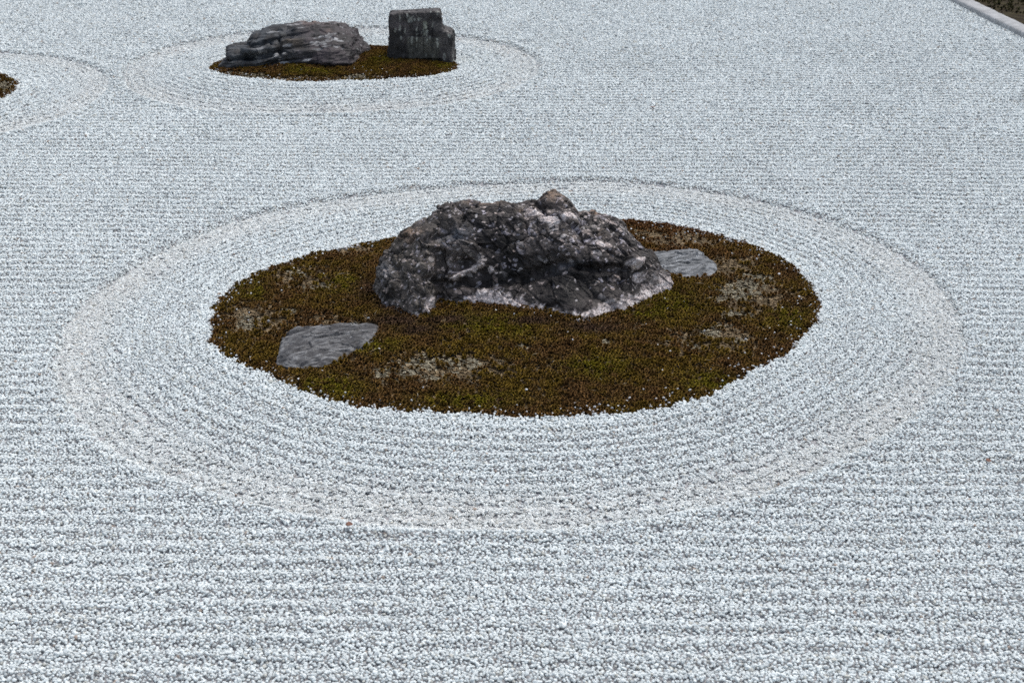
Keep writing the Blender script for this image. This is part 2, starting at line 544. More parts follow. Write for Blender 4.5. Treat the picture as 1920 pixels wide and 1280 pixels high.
wx = ppx + 8 * gnoise(P * 14, 50); wy = ppy + 6 * gnoise(P * 14, 51)
dd = np.zeros(len(P))
crease = seg_dist(wx, wy, [(800, 520), (840, 532), (935, 531), (985, 520), (1030, 500), (1075, 482)])
dd -= 0.026 * np.exp(-(crease / 8.0) ** 2)
dd -= 0.040 * blob(wx, wy, 868, 491, 20, 10, 0.2)                   # dark pocket
dd += 0.030 * np.exp(-(seg_dist(wx, wy, [(845, 525), (878, 508), (905, 493)]) / 7.0) ** 2)   # pale rib
dd -= 0.030 * np.exp(-(seg_dist(wx, wy, [(1060, 495), (1120, 505), (1185, 505)]) / 9.0) ** 2)
dd += 0.035 * blob(wx, wy, 1185, 495, 22, 16)                       # knob on the right shoulder
dd -= 0.022 * np.exp(-(seg_dist(wx, wy, [(1010, 385), (1040, 386), (1068, 388)]) / 4.0) ** 2)
dd += 0.025 * blob(wx, wy, 820, 425, 34, 22, -0.6)
dd -= 0.028 * np.exp(-(seg_dist(wx, wy, [(800, 455), (830, 440), (845, 425)]) / 6.0) ** 2)
dd -= 0.02 * np.exp(-(seg_dist(wx, wy, [(805, 575), (790, 545), (800, 520)]) / 8.0) ** 2)
dd -= 0.022 * np.exp(-(seg_dist(wx, wy, [(740, 500), (755, 535), (745, 560)]) / 7.0) ** 2)
dd = dd * front
# broken relief
tilt_m = np.array([[0.8, 0.0, -0.6], [0.0, 1.0, 0.0], [0.6, 0.0, 0.8]], np.float32)
Pt = (P @ tilt_m.T) * np.array([1.0, 1.0, 1.6], np.float32)
warp = np.stack([gnoise(P * 9, 60), gnoise(P * 9, 61), gnoise(P * 9, 62)], 1) * 0.02
smooth_low = 1 - 0.55 * sstep(520, 560, ppy) * (ppx > 830)
fA, a1, a2, rA = facets((Pt + warp) / 0.17, 1, 1.0, 0.25)
fB, b1, b2, rB = facets((Pt + warp) / 0.062, 2, 1.0, 0.35)
dd += 0.014 * fbm(P * 4.0, 2, 63) + 0.021 * fA + 0.010 * fB * smooth_low
dd -= 0.006 * np.exp(-((a2 - a1) / 0.06) ** 2)
edge_keep = (np.clip((P[:, 2] - 0.0) / 0.05, 0, 1) * 0.75 + 0.25) * np.repeat(sstep(0, 0.05, np.minimum(np.linspace(0, 1, NU), np.linspace(1, 0, NU))), NF + NB)
G2 = G + N * (dd * edge_keep).reshape(NU, -1, 1)
N2 = grid_normals(G2)
if N2[NU // 2, NF // 2, 1] > 0: N2 = -N2
P2 = G2.reshape(-1, 3)
Pt2 = P2 @ tilt_m.T * np.array([0.8, 1.0, 1.4], np.float32)
Pt3 = P2 @ tilt_m * np.array([0.75, 1.0, 1.35], np.float32)
w2 = np.stack([gnoise(P2 * 30, 64), gnoise(P2 * 30, 65), gnoise(P2 * 30, 66)], 1) * 0.006
fC, c1, c2, rC = facets((Pt2 + w2) / 0.030, 3, 1.0, 0.35)
fD, d1, d2, rD = facets((Pt3 + w2) / 0.0135, 4, 1.0, 0.5)
d_small = 0.0048 * fC + 0.0018 * fD - 0.002 * np.exp(-((c2 - c1) / 0.08) ** 2)
G3 = G2 + N2 * (d_small * (0.45 + 0.55 * smooth_low)).reshape(NU, -1, 1)
# rim of the grid closed: pull the end columns together
P3 = G3.reshape(-1, 3)

# colours: dark crust, pale broken chips, white quartz along the foot, tan on the weathered tops
lowf = fbm(P2 * 6, 3, 70); midf = fbm(P2 * 22, 3, 71); hif = fbm(P2 * 70, 3, 72)
colr = np.empty((len(P3), 3))
dark = np.array([0.025, 0.0222, 0.0215]); grey = np.array([0.120, 0.107, 0.098]); olive = np.array([0.125, 0.113, 0.092])
k = sstep(-0.25, 0.45, lowf + 0.5 * midf)[:, None]
colr[:] = dark * (1 - k) + grey * k
left = sstep(900, 740, ppx)[:, None] * 0.55 * front[:, None]
colr = colr * (1 - left) + olive * (0.6 + 0.8 * sstep(-0.3, 0.5, midf)[:, None]) * left
chipiness = 0.13 + 0.20 * sstep(0.0, 0.4, midf) + 0.26 * blob(ppx, ppy, 1090, 425, 110, 45) + 0.14 * blob(ppx, ppy, 1010, 470, 90, 50)
chipiness += 0.15 * blob(ppx, ppy, 1190, 530, 50, 40) - 0.08 * blob(ppx, ppy, 1080, 545, 120, 25)
crust = np.clip(sstep(0.02, 0.28, fbm(P2 * 4.2 + 3.1, 3, 73)) + 0.6 * blob(ppx, ppy, 1010, 492, 75, 22, -0.25) + 1.0 * blob(ppx, ppy, 1070, 548, 110, 26) + 0.5 * blob(ppx, ppy, 905, 455, 45, 40)
                - 0.7 * blob(ppx, ppy, 1095, 420, 70, 30) - 0.6 * blob(ppx, ppy, 770, 470, 60, 60), 0, 1)
colr = colr * (1 - 0.62 * crust)[:, None]
chipiness = 0.8 * chipiness * (1 - 0.62 * crust)
cm = (rC[:, 1] < chipiness * 1.15) * sstep(0.02, 0.14, c2 - c1)
dm = (rD[:, 1] < chipiness * 0.95) * sstep(0.02, 0.16, d2 - d1)
chip_col = np.stack([0.31 + 0.34 * rD[:, 2], 0.30 + 0.33 * rD[:, 2], 0.295 + 0.325 * rD[:, 2]], 1)
chip_col[:, 0] += 0.05 * (rC[:, 3] > 0.6); chip_col[:, 2] += 0.05 * (rC[:, 3] < 0.35) - 0.03 * (rC[:, 3] > 0.6)
amt = np.clip(0.55 * cm * (0.3 + 0.8 * rC[:, 0]) + 0.75 * dm, 0, 1) * sstep(-0.55, 0.1, hif)
colr = colr * (1 - amt[:, None]) + chip_col * amt[:, None]
# pale veins and crack lines
vein = sstep(0.055, 0.02, np.abs(gnoise(Pt2 * np.array([9, 14, 22], np.float32) + 0.7 * gnoise(P2 * 20, 75)[:, None], 74))) * sstep(0.0, 0.3, fbm(P2 * 7, 2, 76)) * 0.6 * (1 - 0.6 * crust)
colr = colr * (1 - vein[:, None]) + np.array([0.30, 0.28, 0.25]) * vein[:, None]
crack = np.exp(-((b2 - b1) / 0.05) ** 2) * 0.7
colr *= (1 - crack * 0.6)[:, None]
# quartz foot
basey = np.interp(ppx, [p[0] for p in base_px], [p[1] for p in base_px])
hgt = basey - ppy                                            # pixels above the foot
band = np.interp(ppx, [690, 735, 790, 800, 815, 880, 910, 980, 1010, 1060, 1110, 1170, 1230, 1266], [6, 8, 12, 38, 6, 22, 38, 32, 20, 18, 26, 34, 30, 32])
vst = gnoise(P2 * np.array([55, 30, 7], np.float32), 77)
wmask = sstep(6, -8, hgt - band - 2 + 20 * midf + 9 * hif + 13 * vst) * front
wmask = np.maximum(wmask, 0.85 * blob(wx, wy, 1242, 540, 22, 22) * front)
wmask = np.maximum(wmask, 0.9 * sstep(7, 3, seg_dist(wx, wy, [(850, 522), (880, 507), (902, 497)])) * front)
for (cx, cy, rx, ry) in [(1033, 412, 14, 8), (1062, 408, 12, 7), (1128, 455, 9, 7), (1140, 565, 7, 8), (1160, 578, 12, 8), (1185, 495, 13, 9), (918, 507, 7, 8), (806, 565, 9, 12),
                         (1003, 402, 20, 6), (990, 395, 8, 5), (1195, 520, 14, 10)]:
    wmask = np.maximum(wmask, 0.85 * sstep(0.25, 0.55, blob(wx, wy, cx, cy, rx, ry)) * front)
quartz = np.array([0.84, 0.77, 0.735])[None] * (0.72 + 0.45 * rD[:, 2:3] + 0.3 * hif[:, None])
quartz *= (1 - 0.6 * np.exp(-((d2 - d1) / 0.06) ** 2))[:, None]
quartz *= (1 - 0.45 * sstep(0.08, 0.02, np.abs(vst)) - 0.15 * sstep(0.1, -0.3, midf))[:, None]
quartz = np.clip(quartz, 0.05, 0.80)
wm = np.clip(wmask * sstep(-0.75, -0.1, hif + 0.5 * midf), 0, 1)[:, None]
colr = colr * (1 - wm) + quartz * wm
tanm = 0.0
for (cx, cy, rx, ry) in [(1038, 365, 22, 12), (1115, 393, 24, 7), (895, 378, 18, 6), (985, 396, 12, 7), (1130, 437, 10, 6), (770, 440, 22, 10), (905, 378, 30, 5)]:
    tanm = np.maximum(tanm, blob(wx, wy, cx, cy, rx, ry))
tanm = (tanm * sstep(-0.4, 0.3, hif + midf) * 0.8 * front)[:, None]
colr = colr * (1 - tanm) + np.array([0.235, 0.165, 0.11]) * (0.8 + 0.5 * rD[:, 2:3]) * tanm
blue = (blob(wx, wy, 855, 440, 30, 14, -0.3) + blob(wx, wy, 720, 505, 12, 16) + 0.8 * blob(wx, wy, 1060, 497, 24, 8, -0.3))
blue = np.clip(blue * 0.65 * sstep(-0.5, 0.2, hif) * front, 0, 1)[:, None]
colr = colr * (1 - blue) + np.array([0.17, 0.19, 0.215]) * blue
m = mesh_np("boulder", P3, grid_faces(NU, NF + NB))
set_attr(m, "rock_colour", np.clip(colr * np.array([1.01, 0.985, 1.0]), 0.008, 0.82), 'FLOAT_COLOR')
add_obj("boulder", m, MAT_BOULDER, label="large craggy dark boulder with a white quartz foot, on the nearest moss island", category="boulder")

# ---- the long rock on the far island
top_px = [(421,121),(423,112),(428,98),(438,80),(462,74),(479,62),(504,54),(532,47),(543,46),(561,39),(584,39),(608,41),(633,42),(656,47),(667,53),(670,62),(681,80),(694,90),(697,97)]
base_px = [(421,124),(432,127),(470,128),(510,126),(540,124),(580,127),(620,130),(655,128),(672,118),(690,104),(697,99)]
prof_c = [(0, -0.3), (0.0, 0.0), (0.04, 0.16), (0.02, 0.28), (0.16, 0.38), (0.20, 0.56), (0.40, 0.70), (0.48, 0.83), (0.75, 0.94), (1, 1)]
prof_d = [(0, -0.3), (0.06, 0.0), (0.0, 0.18), (0.10, 0.42), (0.30, 0.66), (0.58, 0.86), (0.82, 0.96), (1, 1)]
NU, NF, NB = 300, 160, 60
zb = 0.045
G = build_boulder(top_px, base_px, zb, [(410, 10.80), (540, 10.98), (640, 11.0), (697, 11.1)], 0.40, prof_c, prof_d, lambda p: sstep(500, 580, p), NU, NF, NB)
N = grid_normals(G)
if N[NU // 2, NF // 2, 1] > 0: N = -N
P = G.reshape(-1, 3)
ppx, ppy = project(P[:, 0], P[:, 1], P[:, 2])
front = (np.arange(P.shape[0]) % (NF + NB)) < NF + 10
strat = np.array([[0.985, 0.0, 0.17], [0, 1, 0], [-0.17, 0, 0.985]], np.float32)
Ps = P @ strat.T
wv = gnoise(P * 5, 80) * 0.012
layers = (Ps[:, 2] + wv) / 0.075
saw = np.abs((layers % 1.0) - 0.35) * 1.6
lmask = sstep(600, 520, ppx)
fA, a1, a2, rA = facets(Ps * np.array([0.8, 1, 1.9], np.float32) / 0.24, 11, 1.0, 0.3)
fB, b1, b2, rB = facets(Ps * np.array([0.5, 1, 2.2], np.float32) / 0.085, 12, 1.0, 0.4)
dd = 0.016 * fbm(P * 3, 2, 81) + 0.018 * fA + 0.009 * fB - 0.045 * (saw - 0.45) * (0.15 + 0.85 * lmask)
dd -= 0.05 * np.exp(-(seg_dist(ppx, ppy, [(450, 92), (480, 90), (505, 82)]) / 4.0) ** 2) * front
dd -= 0.05 * np.exp(-(seg_dist(ppx, ppy, [(455, 106), (485, 108), (510, 104)]) / 3.0) ** 2) * front
dd += 0.035 * np.exp(-(seg_dist(ppx, ppy, [(458, 101), (490, 97), (505, 93)]) / 4.0) ** 2) * front
dd -= 0.05 * blob(ppx, ppy, 690, 103, 14, 6) * front
dd -= 0.03 * np.exp(-(seg_dist(ppx, ppy, [(523, 70), (526, 110)]) / 3.0) ** 2) * front
keep = np.clip((P[:, 2] - 0.02) / 0.06, 0.2, 1) * np.repeat(sstep(0, 0.07, np.minimum(np.linspace(0, 1, NU), np.linspace(1, 0, NU))), NF + NB)
G2 = G + N * (dd * keep).reshape(NU, -1, 1)
P2 = G2.reshape(-1, 3)
fC, c1, c2, rC = facets(P2 @ strat.T * np.array([0.45, 1, 2.0], np.float32) / 0.038, 13, 1.0, 0.5)
N2 = grid_normals(G2)
if N2[NU // 2, NF // 2, 1] > 0: N2 = -N2
G3 = G2 + N2 * (0.006 * fC).reshape(NU, -1, 1)
P3 = G3.reshape(-1, 3)
midf = fbm(P2 * 12, 3, 83); hif = fbm(P2 * 40, 3, 84)
slate = np.array([0.058, 0.066, 0.074]); purple = np.array([0.054, 0.045, 0.050]); black = np.array([0.014, 0.014, 0.015])
k = sstep(520, 600, ppx + 30 * midf)[:, None]
colr = slate * (1 - k) + purple * k
kk = sstep(0.18, -0.22, midf)[:, None] * 0.85
colr = colr * (1 - kk) + black * kk
brown = (0.8 * blob(ppx, ppy, 548, 82, 18, 8) * front)[:, None]
colr = colr * (1 - brown) + np.array([0.085, 0.068, 0.05]) * brown
chip = 0.07 + 0.30 * blob(ppx, ppy, 625, 66, 30, 13) + 0.25 * blob(ppx, ppy, 600, 80, 25, 8) + 0.16 * blob(ppx, ppy, 490, 100, 25, 8) + 0.22 * blob(ppx, ppy, 600, 44, 60, 6)
amt = ((rC[:, 1] < chip * 1.3) * sstep(0.02, 0.15, c2 - c1) * sstep(-0.5, 0.2, hif) * front)[:, None] * 0.9
colr = colr * (1 - amt) + np.array([0.30, 0.31, 0.32]) * (0.7 + 0.6 * rC[:, 2:3]) * amt
tn = (0.6 * np.maximum(blob(ppx, ppy, 585, 41, 40, 5), blob(ppx, ppy, 617, 60, 7, 4)) * sstep(-0.4, 0.3, hif) * front)[:, None]
colr = colr * (1 - tn) + np.array([0.23, 0.17, 0.15]) * tn
m = mesh_np("long_rock", P3, grid_faces(NU, NF + NB))
set_attr(m, "rock_colour", np.clip(colr, 0.008, 0.7), 'FLOAT_COLOR')
add_obj("long_rock", m, MAT_FARROCK, label="long low dark layered rock lying beside the upright stone on the far island", category="rock")

# ---- the upright stone: lofted in height, with a lower step on its right
YF = 10.74
def stone_x(px, py=75.0): return at_depth(px, py, YF)[0]
def stone_z(py): return at_depth(785.0, py, YF)[1]
levels = [(-0.10, 721, 850, 0.00, 0.30), (stone_z(118), 722, 849, 0.00, 0.29), (stone_z(100), 724.5, 849, 0.004, 0.28), (stone_z(86), 727, 850, 0.006, 0.27), (stone_z(74), 729, 849.5, 0.008, 0.26),
          (stone_z(66), 729.6, 847.5, 0.010, 0.26), (stone_z(61.5), 730, 842, 0.012, 0.25), (stone_z(59), 730.2, 832, 0.013, 0.25), (stone_z(54), 730.4, 828.5, 0.015, 0.24),
          (stone_z(42), 730.7, 826.5, 0.018, 0.22), (stone_z(34), 731, 825.5, 0.020, 0.20), (stone_z(29.5), 731.5, 824.5, 0.024, 0.19), (stone_z(27.5), 734, 822, 0.034, 0.18), (stone_z(26.8), 742, 813, 0.06, 0.15)]
L = np.array([(z, stone_x(a), stone_x(b_), f_, bk) for z, a, b_, f_, bk in levels])
d = np.concatenate([[0], np.cumsum(np.sqrt((np.diff(L[:, :3], axis=0) ** 2).sum(1)))])
NL, NA = 200, 340
q = np.linspace(0, d[-1], NL)
Lz, Lx0, Lx1, Lf, Lb = [np.interp(q, d, L[:, i]) for i in range(5)]
ang = np.linspace(-np.pi, np.pi, NA, endpoint=False)
ca, sa = np.cos(ang), np.sin(ang)
ex = 0.16                                                     # boxy cross-section
def box_ring(n):
    a_ = np.linspace(-np.pi, np.pi, 40001)
    X_ = np.sign(np.cos(a_)) * np.abs(np.cos(a_)) ** ex; Y_ = np.sign(np.sin(a_)) * np.abs(np.sin(a_)) ** ex
    l_ = np.concatenate([[0], np.cumsum(np.hypot(np.diff(X_) * 1.9, np.diff(Y_)))])
    q_ = np.linspace(0, l_[-1], n, endpoint=False)                  # evenly spaced round the perimeter
    return np.interp(q_, l_, X_), np.interp(q_, l_, Y_)
ux, uy = box_ring(NA)
G = np.zeros((NL, NA, 3))
G[:, :, 0] = ((Lx0 + Lx1) / 2)[:, None] + ((Lx1 - Lx0) / 2)[:, None] * ux[None]
G[:, :, 1] = YF + ((Lf + Lb) / 2)[:, None] + ((Lb - Lf) / 2)[:, None] * uy[None]
rel = (G[:, :, 0] - stone_x(731)) / (stone_x(824) - stone_x(731))
G[:, :, 2] = Lz[:, None] + 0.020 * sstep(0.25, 0.42, Lz)[:, None] * rel     # the top rises to the right
cap = np.stack([G[-1] * (1 - t) + G[-1].mean(0) * t for t in np.linspace(0.05, 1, 24)], 0)
G = np.concatenate([G, cap], 0)
NLT = len(G)
N = grid_normals(G, True)
nb = np.stack([ux ** 11, uy ** 11, np.zeros(NA)], 1); nb /= np.linalg.norm(nb, axis=1, keepdims=True)
N[:NL] = nb[None]; N[NL:] = (0, 0, 1)
P = G.reshape(-1, 3)
ppx, ppy = project(P[:, 0], P[:, 1], P[:, 2])
front = (P[:, 1] < YF + 0.06)
fA, a1, a2, rA = facets(P * np.array([1.3, 1, 0.6], np.float32) / 0.16, 21, 1.0, 0.08)
fB, b1, b2, rB = facets(P * np.array([2.2, 1, 0.7], np.float32) / 0.055, 22, 1.0, 0.3)
fC, c1, c2, rC = facets(P * np.array([2.0, 1, 0.8], np.float32) / 0.030, 23, 1.0, 0.9)
streak = gnoise(P * np.array([60, 40, 6], np.float32), 91)
dd = 0.012 * fA + 0.008 * fB + 0.004 * fC + 0.003 * streak + 0.008 * gnoise(P * 6, 92)
dd += 0.004 * sstep(67, 70, ppy) * sstep(758, 762, ppx) * sstep(826, 822, ppx) * front          # slightly proud lower panel
dd -= 0.012 * np.exp(-(seg_dist(ppx, ppy, [(760, 70), (761, 118)]) / 1.6) ** 2) * front
dd -= 0.006 * np.exp(-(seg_dist(ppx, ppy, [(762, 68), (790, 67), (824, 69)]) / 1.2) ** 2) * front
dd -= 0.030 * sstep(108, 114, ppy + 3 * gnoise(P * 20, 93)) * sstep(756, 764, ppx) * sstep(832, 822, ppx) * front
G = G + N * dd.reshape(NLT, NA, 1)
hif = fbm(P * 45, 3, 94); midf = fbm(P * 13, 3, 95)
colr = np.array([0.050, 0.047, 0.047])[None] * (0.35 + 1.3 * sstep(-0.4, 0.4, midf))[:, None]
pan = (sstep(68, 71, ppy) * sstep(760, 766, ppx) * sstep(828, 820, ppx) * front)[:, None]
colr = colr * (1 - pan) + np.array([0.105, 0.106, 0.093]) * (0.75 + 0.9 * streak[:, None]) * pan
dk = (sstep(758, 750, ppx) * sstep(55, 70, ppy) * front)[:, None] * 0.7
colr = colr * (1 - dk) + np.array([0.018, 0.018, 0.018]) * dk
pur = (blob(ppx, ppy, 745, 48, 14, 8) * front)[:, None] * 0.6
colr = colr * (1 - pur) + np.array([0.13, 0.115, 0.12]) * pur
lich = 0.07 + 0.35 * blob(ppx, ppy, 797, 55, 6, 14) + 0.25 * blob(ppx, ppy, 783, 36, 10, 5) + 0.18 * blob(ppx, ppy, 810, 45, 14, 8) + 0.14 * blob(ppx, ppy, 745, 72, 12, 12)
la = ((rC[:, 1] < lich) * sstep(-0.4, 0.3, hif) * front)[:, None] * 0.8
colr = colr * (1 - la) + np.array([0.34, 0.36, 0.33]) * la
strip = (sstep(4.5, 3.0, np.abs(ppx - 797)) * sstep(38, 42, ppy) * sstep(68, 66, ppy) * front * sstep(-0.5, 0.1, hif))[:, None] * 0.8
colr = colr * (1 - strip) + np.array([0.26, 0.28, 0.24]) * strip
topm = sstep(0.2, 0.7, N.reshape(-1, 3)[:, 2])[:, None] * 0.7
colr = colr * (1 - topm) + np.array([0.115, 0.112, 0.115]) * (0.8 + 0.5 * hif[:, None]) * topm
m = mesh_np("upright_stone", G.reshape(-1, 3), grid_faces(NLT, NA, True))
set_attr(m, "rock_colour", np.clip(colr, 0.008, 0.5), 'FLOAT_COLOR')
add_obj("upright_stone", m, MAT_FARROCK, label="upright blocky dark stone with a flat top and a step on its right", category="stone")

# ---- flat stones sunk in the moss
def flat_stone(name, pts, z0, thick, tilt, seed, base_col, light_col, label, category, power=7.0, rough=0.010):
    px, py = np.array(pts, float).T
    x, y = ground(px, py, z0)
    c = (x.mean(), y.mean())
    th = np.arctan2(y - c[1], x - c[0]); r = np.hypot(x - c[0], y - c[1]); o = np.argsort(th); th, r = th[o], r[o]
    th = np.concatenate([th - 2 * np.pi, th, th + 2 * np.pi])
    nt_, nr_ = 260, 110
    T = np.linspace(-np.pi, np.pi, nt_, endpoint=False)
    xs = np.interp(T, th, np.tile(r * np.cos(th[len(r):2 * len(r)]), 3)); ys = np.interp(T, th, np.tile(r * np.sin(th[len(r):2 * len(r)]), 3))
    Q = np.concatenate([np.linspace(0.004, 0.9, nr_ - 30), np.linspace(0.905, 1.0, 22), np.full(8, 1.0)])
    Z = thick * (1 - Q ** power); Z[-8:] = -np.linspace(0.01, 0.08, 8)
    xg = c[0] + xs[None] * Q[:, None]; yg = c[1] + ys[None] * Q[:, None]
    zg = z0 + Z[:, None] + tilt[0] * (xg - c[0]) + tilt[1] * (yg - c[1])
    G = np.stack([xg, yg, zg], -1)
    P = G.reshape(-1, 3)
    a = 0.45
    Pa = np.stack([(P[:, 0] * math.cos(a) + P[:, 1] * math.sin(a)) * 0.45, -P[:, 0] * math.sin(a) + P[:, 1] * math.cos(a), P[:, 2]], 1)
    f1_, u1, u2, r1 = facets(Pa / 0.055, seed, 1.0, 0.9)
    f2_, v1, v2, r2 = facets(Pa / 0.020, seed + 1, 1.0, 0.9)
    n1 = fbm(Pa * 16, 4, seed + 2); n2 = fbm(Pa * 60, 3, seed + 3)
    edge = np.repeat(np.clip((1.0 - Q) / 0.05, 0.15, 1), nt_)
    dz = rough * (0.8 * f1_ + 1.0 * n1) + rough * 0.5 * f2_ + rough * 0.35 * n2
    G[:, :, 2] += (dz * edge).reshape(G.shape[:2])
    jit = 0.012 * fbm(P * 18, 3, seed + 5)
    qq = np.repeat(Q, nt_)
    G[:, :, 0] += (jit * qq * np.tile(np.cos(T), nr_)).reshape(G.shape[:2]); G[:, :, 1] += (jit * qq * np.tile(np.sin(T), nr_)).reshape(G.shape[:2])
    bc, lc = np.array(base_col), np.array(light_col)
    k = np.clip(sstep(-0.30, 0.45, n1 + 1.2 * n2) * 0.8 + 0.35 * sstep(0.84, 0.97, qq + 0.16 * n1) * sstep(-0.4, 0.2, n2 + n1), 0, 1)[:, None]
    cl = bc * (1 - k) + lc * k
    sp = ((r2[:, 1] < 0.18) * sstep(-0.2, 0.3, n2))[:, None] * 0.7
    cl = cl * (1 - sp) + lc * 1.7 * sp
    cl *= (1 - 0.35 * np.exp(-((u2 - u1) / 0.04) ** 2) * sstep(-0.2, 0.3, n1))[:, None]
    m = mesh_np(name, G.reshape(-1, 3), grid_faces(nr_, nt_, True)[:, ::-1])
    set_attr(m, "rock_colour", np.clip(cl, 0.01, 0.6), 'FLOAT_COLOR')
    return add_obj(name, m, MAT_SLAB, label=label, category=category)

SLAB_A = [(517,680),(521,660),(528,638),(537,625),(552,619),(600,614),(650,611),(700,609),(715,614),(712,625),(703,638),(690,650),(665,663),(630,676),(605,685),(570,688),(540,687)]
SLAB_B = [(1205,482),(1222,476),(1250,474),(1280,471),(1305,473),(1325,482),(1342,495),(1346,504),(1335,514),(1310,521),(1280,523),(1255,517),(1232,503),(1210,492)]
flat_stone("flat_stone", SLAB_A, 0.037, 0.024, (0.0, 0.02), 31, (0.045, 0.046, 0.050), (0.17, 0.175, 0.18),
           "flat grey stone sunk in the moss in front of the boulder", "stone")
flat_stone("flat_stone", SLAB_B, 0.04, 0.022, (0.0, 0.02), 41, (0.085, 0.094, 0.102), (0.22, 0.235, 0.25),
           "flat blue-grey stone half hidden behind the boulder's right end", "stone")
flat_stone("small_stone", [(514,119),(522,115),(535,114),(546,116),(544,121),(535,126),(524,124)], 0.03, 0.03, (0.0, 0.0), 51, (0.13, 0.14, 0.155), (0.22, 0.235, 0.25),
           "small flat bluish stone at the foot of the long far rock", "stone", 3.0, 0.006)

# ------------------------------------------------------------------ scattered pieces (gravel, moss): points with attributes, one instanced mesh per point
def source(mesh, mat):
    mesh.materials.append(mat)
    return bpy.data.objects.new(mesh.name, mesh)           # never linked: only the mesh is used

def scatter(name, pts, scale, rot, idx, tint, sources, label, category=None, kind="stuff"):
    m = bpy.data.meshes.new(name)
    m.vertices.add(len(pts)); m.vertices.foreach_set("co", np.asarray(pts, np.float32).ravel())
    set_attr(m, "size", scale, 'FLOAT'); set_attr(m, "turn", rot, 'FLOAT_VECTOR'); set_attr(m, "pick", idx, 'INT')
    set_attr(m, "tint", tint, 'FLOAT_COLOR')
    o = add_obj(name, m, None, label=label, category=category, kind=kind)
    ng = bpy.data.node_groups.new(name + "_scatter", 'GeometryNodeTree')
    ng.interface.new_socket("Geometry", in_out='INPUT', socket_type='NodeSocketGeometry')
    ng.interface.new_socket("Geometry", in_out='OUTPUT', socket_type='NodeSocketGeometry')
    gi = ng.nodes.new("NodeGroupInput"); go = ng.nodes.new("NodeGroupOutput")
    iop = ng.nodes.new("GeometryNodeInstanceOnPoints")
    jn = ng.nodes.new("GeometryNodeJoinGeometry")
    for s in reversed(sources):
        oi = ng.nodes.new("GeometryNodeObjectInfo"); oi.inputs["Object"].default_value = s; oi.inputs["As Instance"].default_value = False
        gti = ng.nodes.new("GeometryNodeGeometryToInstance")
        ng.links.new(oi.outputs["Geometry"], gti.inputs[0]); ng.links.new(gti.outputs[0], jn.inputs[0])
    def attr(nm, dt):
        a = ng.nodes.new("GeometryNodeInputNamedAttribute"); a.data_type = dt; a.inputs["Name"].default_value = nm
        return a.outputs["Attribute"]
    e2r = ng.nodes.new("FunctionNodeEulerToRotation")
    ng.links.new(attr("turn", 'FLOAT_VECTOR'), e2r.inputs[0])
    ng.links.new(gi.outputs[0], iop.inputs["Points"]); ng.links.new(jn.outputs[0], iop.inputs["Instance"])
    iop.inputs["Pick Instance"].default_value = True
    ng.links.new(attr("pick", 'INT'), iop.inputs["Instance Index"])
    ng.links.new(e2r.outputs[0], iop.inputs["Rotation"]); ng.links.new(attr("size", 'FLOAT'), iop.inputs["Scale"])
    ng.links.new(iop.outputs[0], go.inputs[0])
    md = o.modifiers.new("scatter", 'NODES'); md.node_group = ng
    return o

# --- pebbles
def ico(sub):
    import bmesh
    bm = bmesh.new(); bmesh.ops.create_icosphere(bm, subdivisions=sub, radius=1.0)
    v = np.array([x.co[:] for x in bm.verts]); f = np.array([[w.index for w in x.verts] for x in bm.faces]); bm.free()
    return v, f
IV, IF = ico(2)
def pebble(r, seed):
    g = np.random.default_rng(seed)
    v = IV * (1 + 0.20 * gnoise(IV * 1.1 + g.uniform(0, 50, 3), seed)[:, None] + 0.10 * gnoise(IV * 2.6 + g.uniform(0, 50, 3), seed + 1)[:, None])
    for _ in range(6):                                      # broken faces
        n = g.normal(size=3); n /= np.linalg.norm(n); c = g.uniform(0.55, 0.82)
        d = np.maximum(v @ n - c, 0); v = v - d[:, None] * n * 0.85
    v = v * g.uniform(0.72, 1.12, 3) * np.array([1.08, 1.0, 0.80])
    a = g.uniform(0, 2 * np.pi); t = g.uniform(-0.6, 0.6)
    Rz = np.array([[math.cos(a), -math.sin(a), 0], [math.sin(a), math.cos(a), 0], [0, 0, 1]])
    Rx = np.array([[1, 0, 0], [0, math.cos(t), -math.sin(t)], [0, math.sin(t), math.cos(t)]])
    return (v @ Rx.T @ Rz.T) * r

def pebble_colour(g):
    u = g.random()
    b_ = g.normal(0.70, 0.055)
    c = np.array([b_ * 0.985, b_, b_ * 1.01])
    if u < 0.06: c = np.array([0.42, 0.435, 0.45]) * g.uniform(0.7, 1.15)
    elif u < 0.10: c = np.array([0.60, 0.575, 0.535]) * g.uniform(0.8, 1.1)
    elif u < 0.103: c = np.array([0.42, 0.34, 0.30])
    return np.clip(c, 0.08, 0.82)

def cluster(seed, rad, n, pr):
    g = np.random.default_rng(seed)
    pts = []
    tries = 0
    while len(pts) < n and tries < 4000:
        tries += 1
        a, rr = g.uniform(0, 2 * np.pi), rad * math.sqrt(g.random())
        p = (rr * math.cos(a), rr * math.sin(a))
        if all((p[0] - q_[0]) ** 2 + (p[1] - q_[1]) ** 2 > (1.38 * pr) ** 2 for q_ in pts): pts.append(p)
    Vs, Fs, Cs = [], [], []
    for i, p in enumerate(pts):
        r = pr * float(np.clip(g.lognormal(-0.02, 0.22), 0.6, 1.5))
        v = pebble(r, seed * 131 + i) + np.array([p[0], p[1], g.normal(0.0, 0.24 * pr)])
        Fs.append(IF + len(IV) * i); Vs.append(v); Cs.append(np.tile(pebble_colour(g), (len(IV), 1)))
    m = mesh_np("pebbles", np.concatenate(Vs), np.concatenate(Fs))
    set_attr(m, "piece_colour", np.concatenate(Cs), 'FLOAT_COLOR')
    return source(m, MAT_PEBBLE)

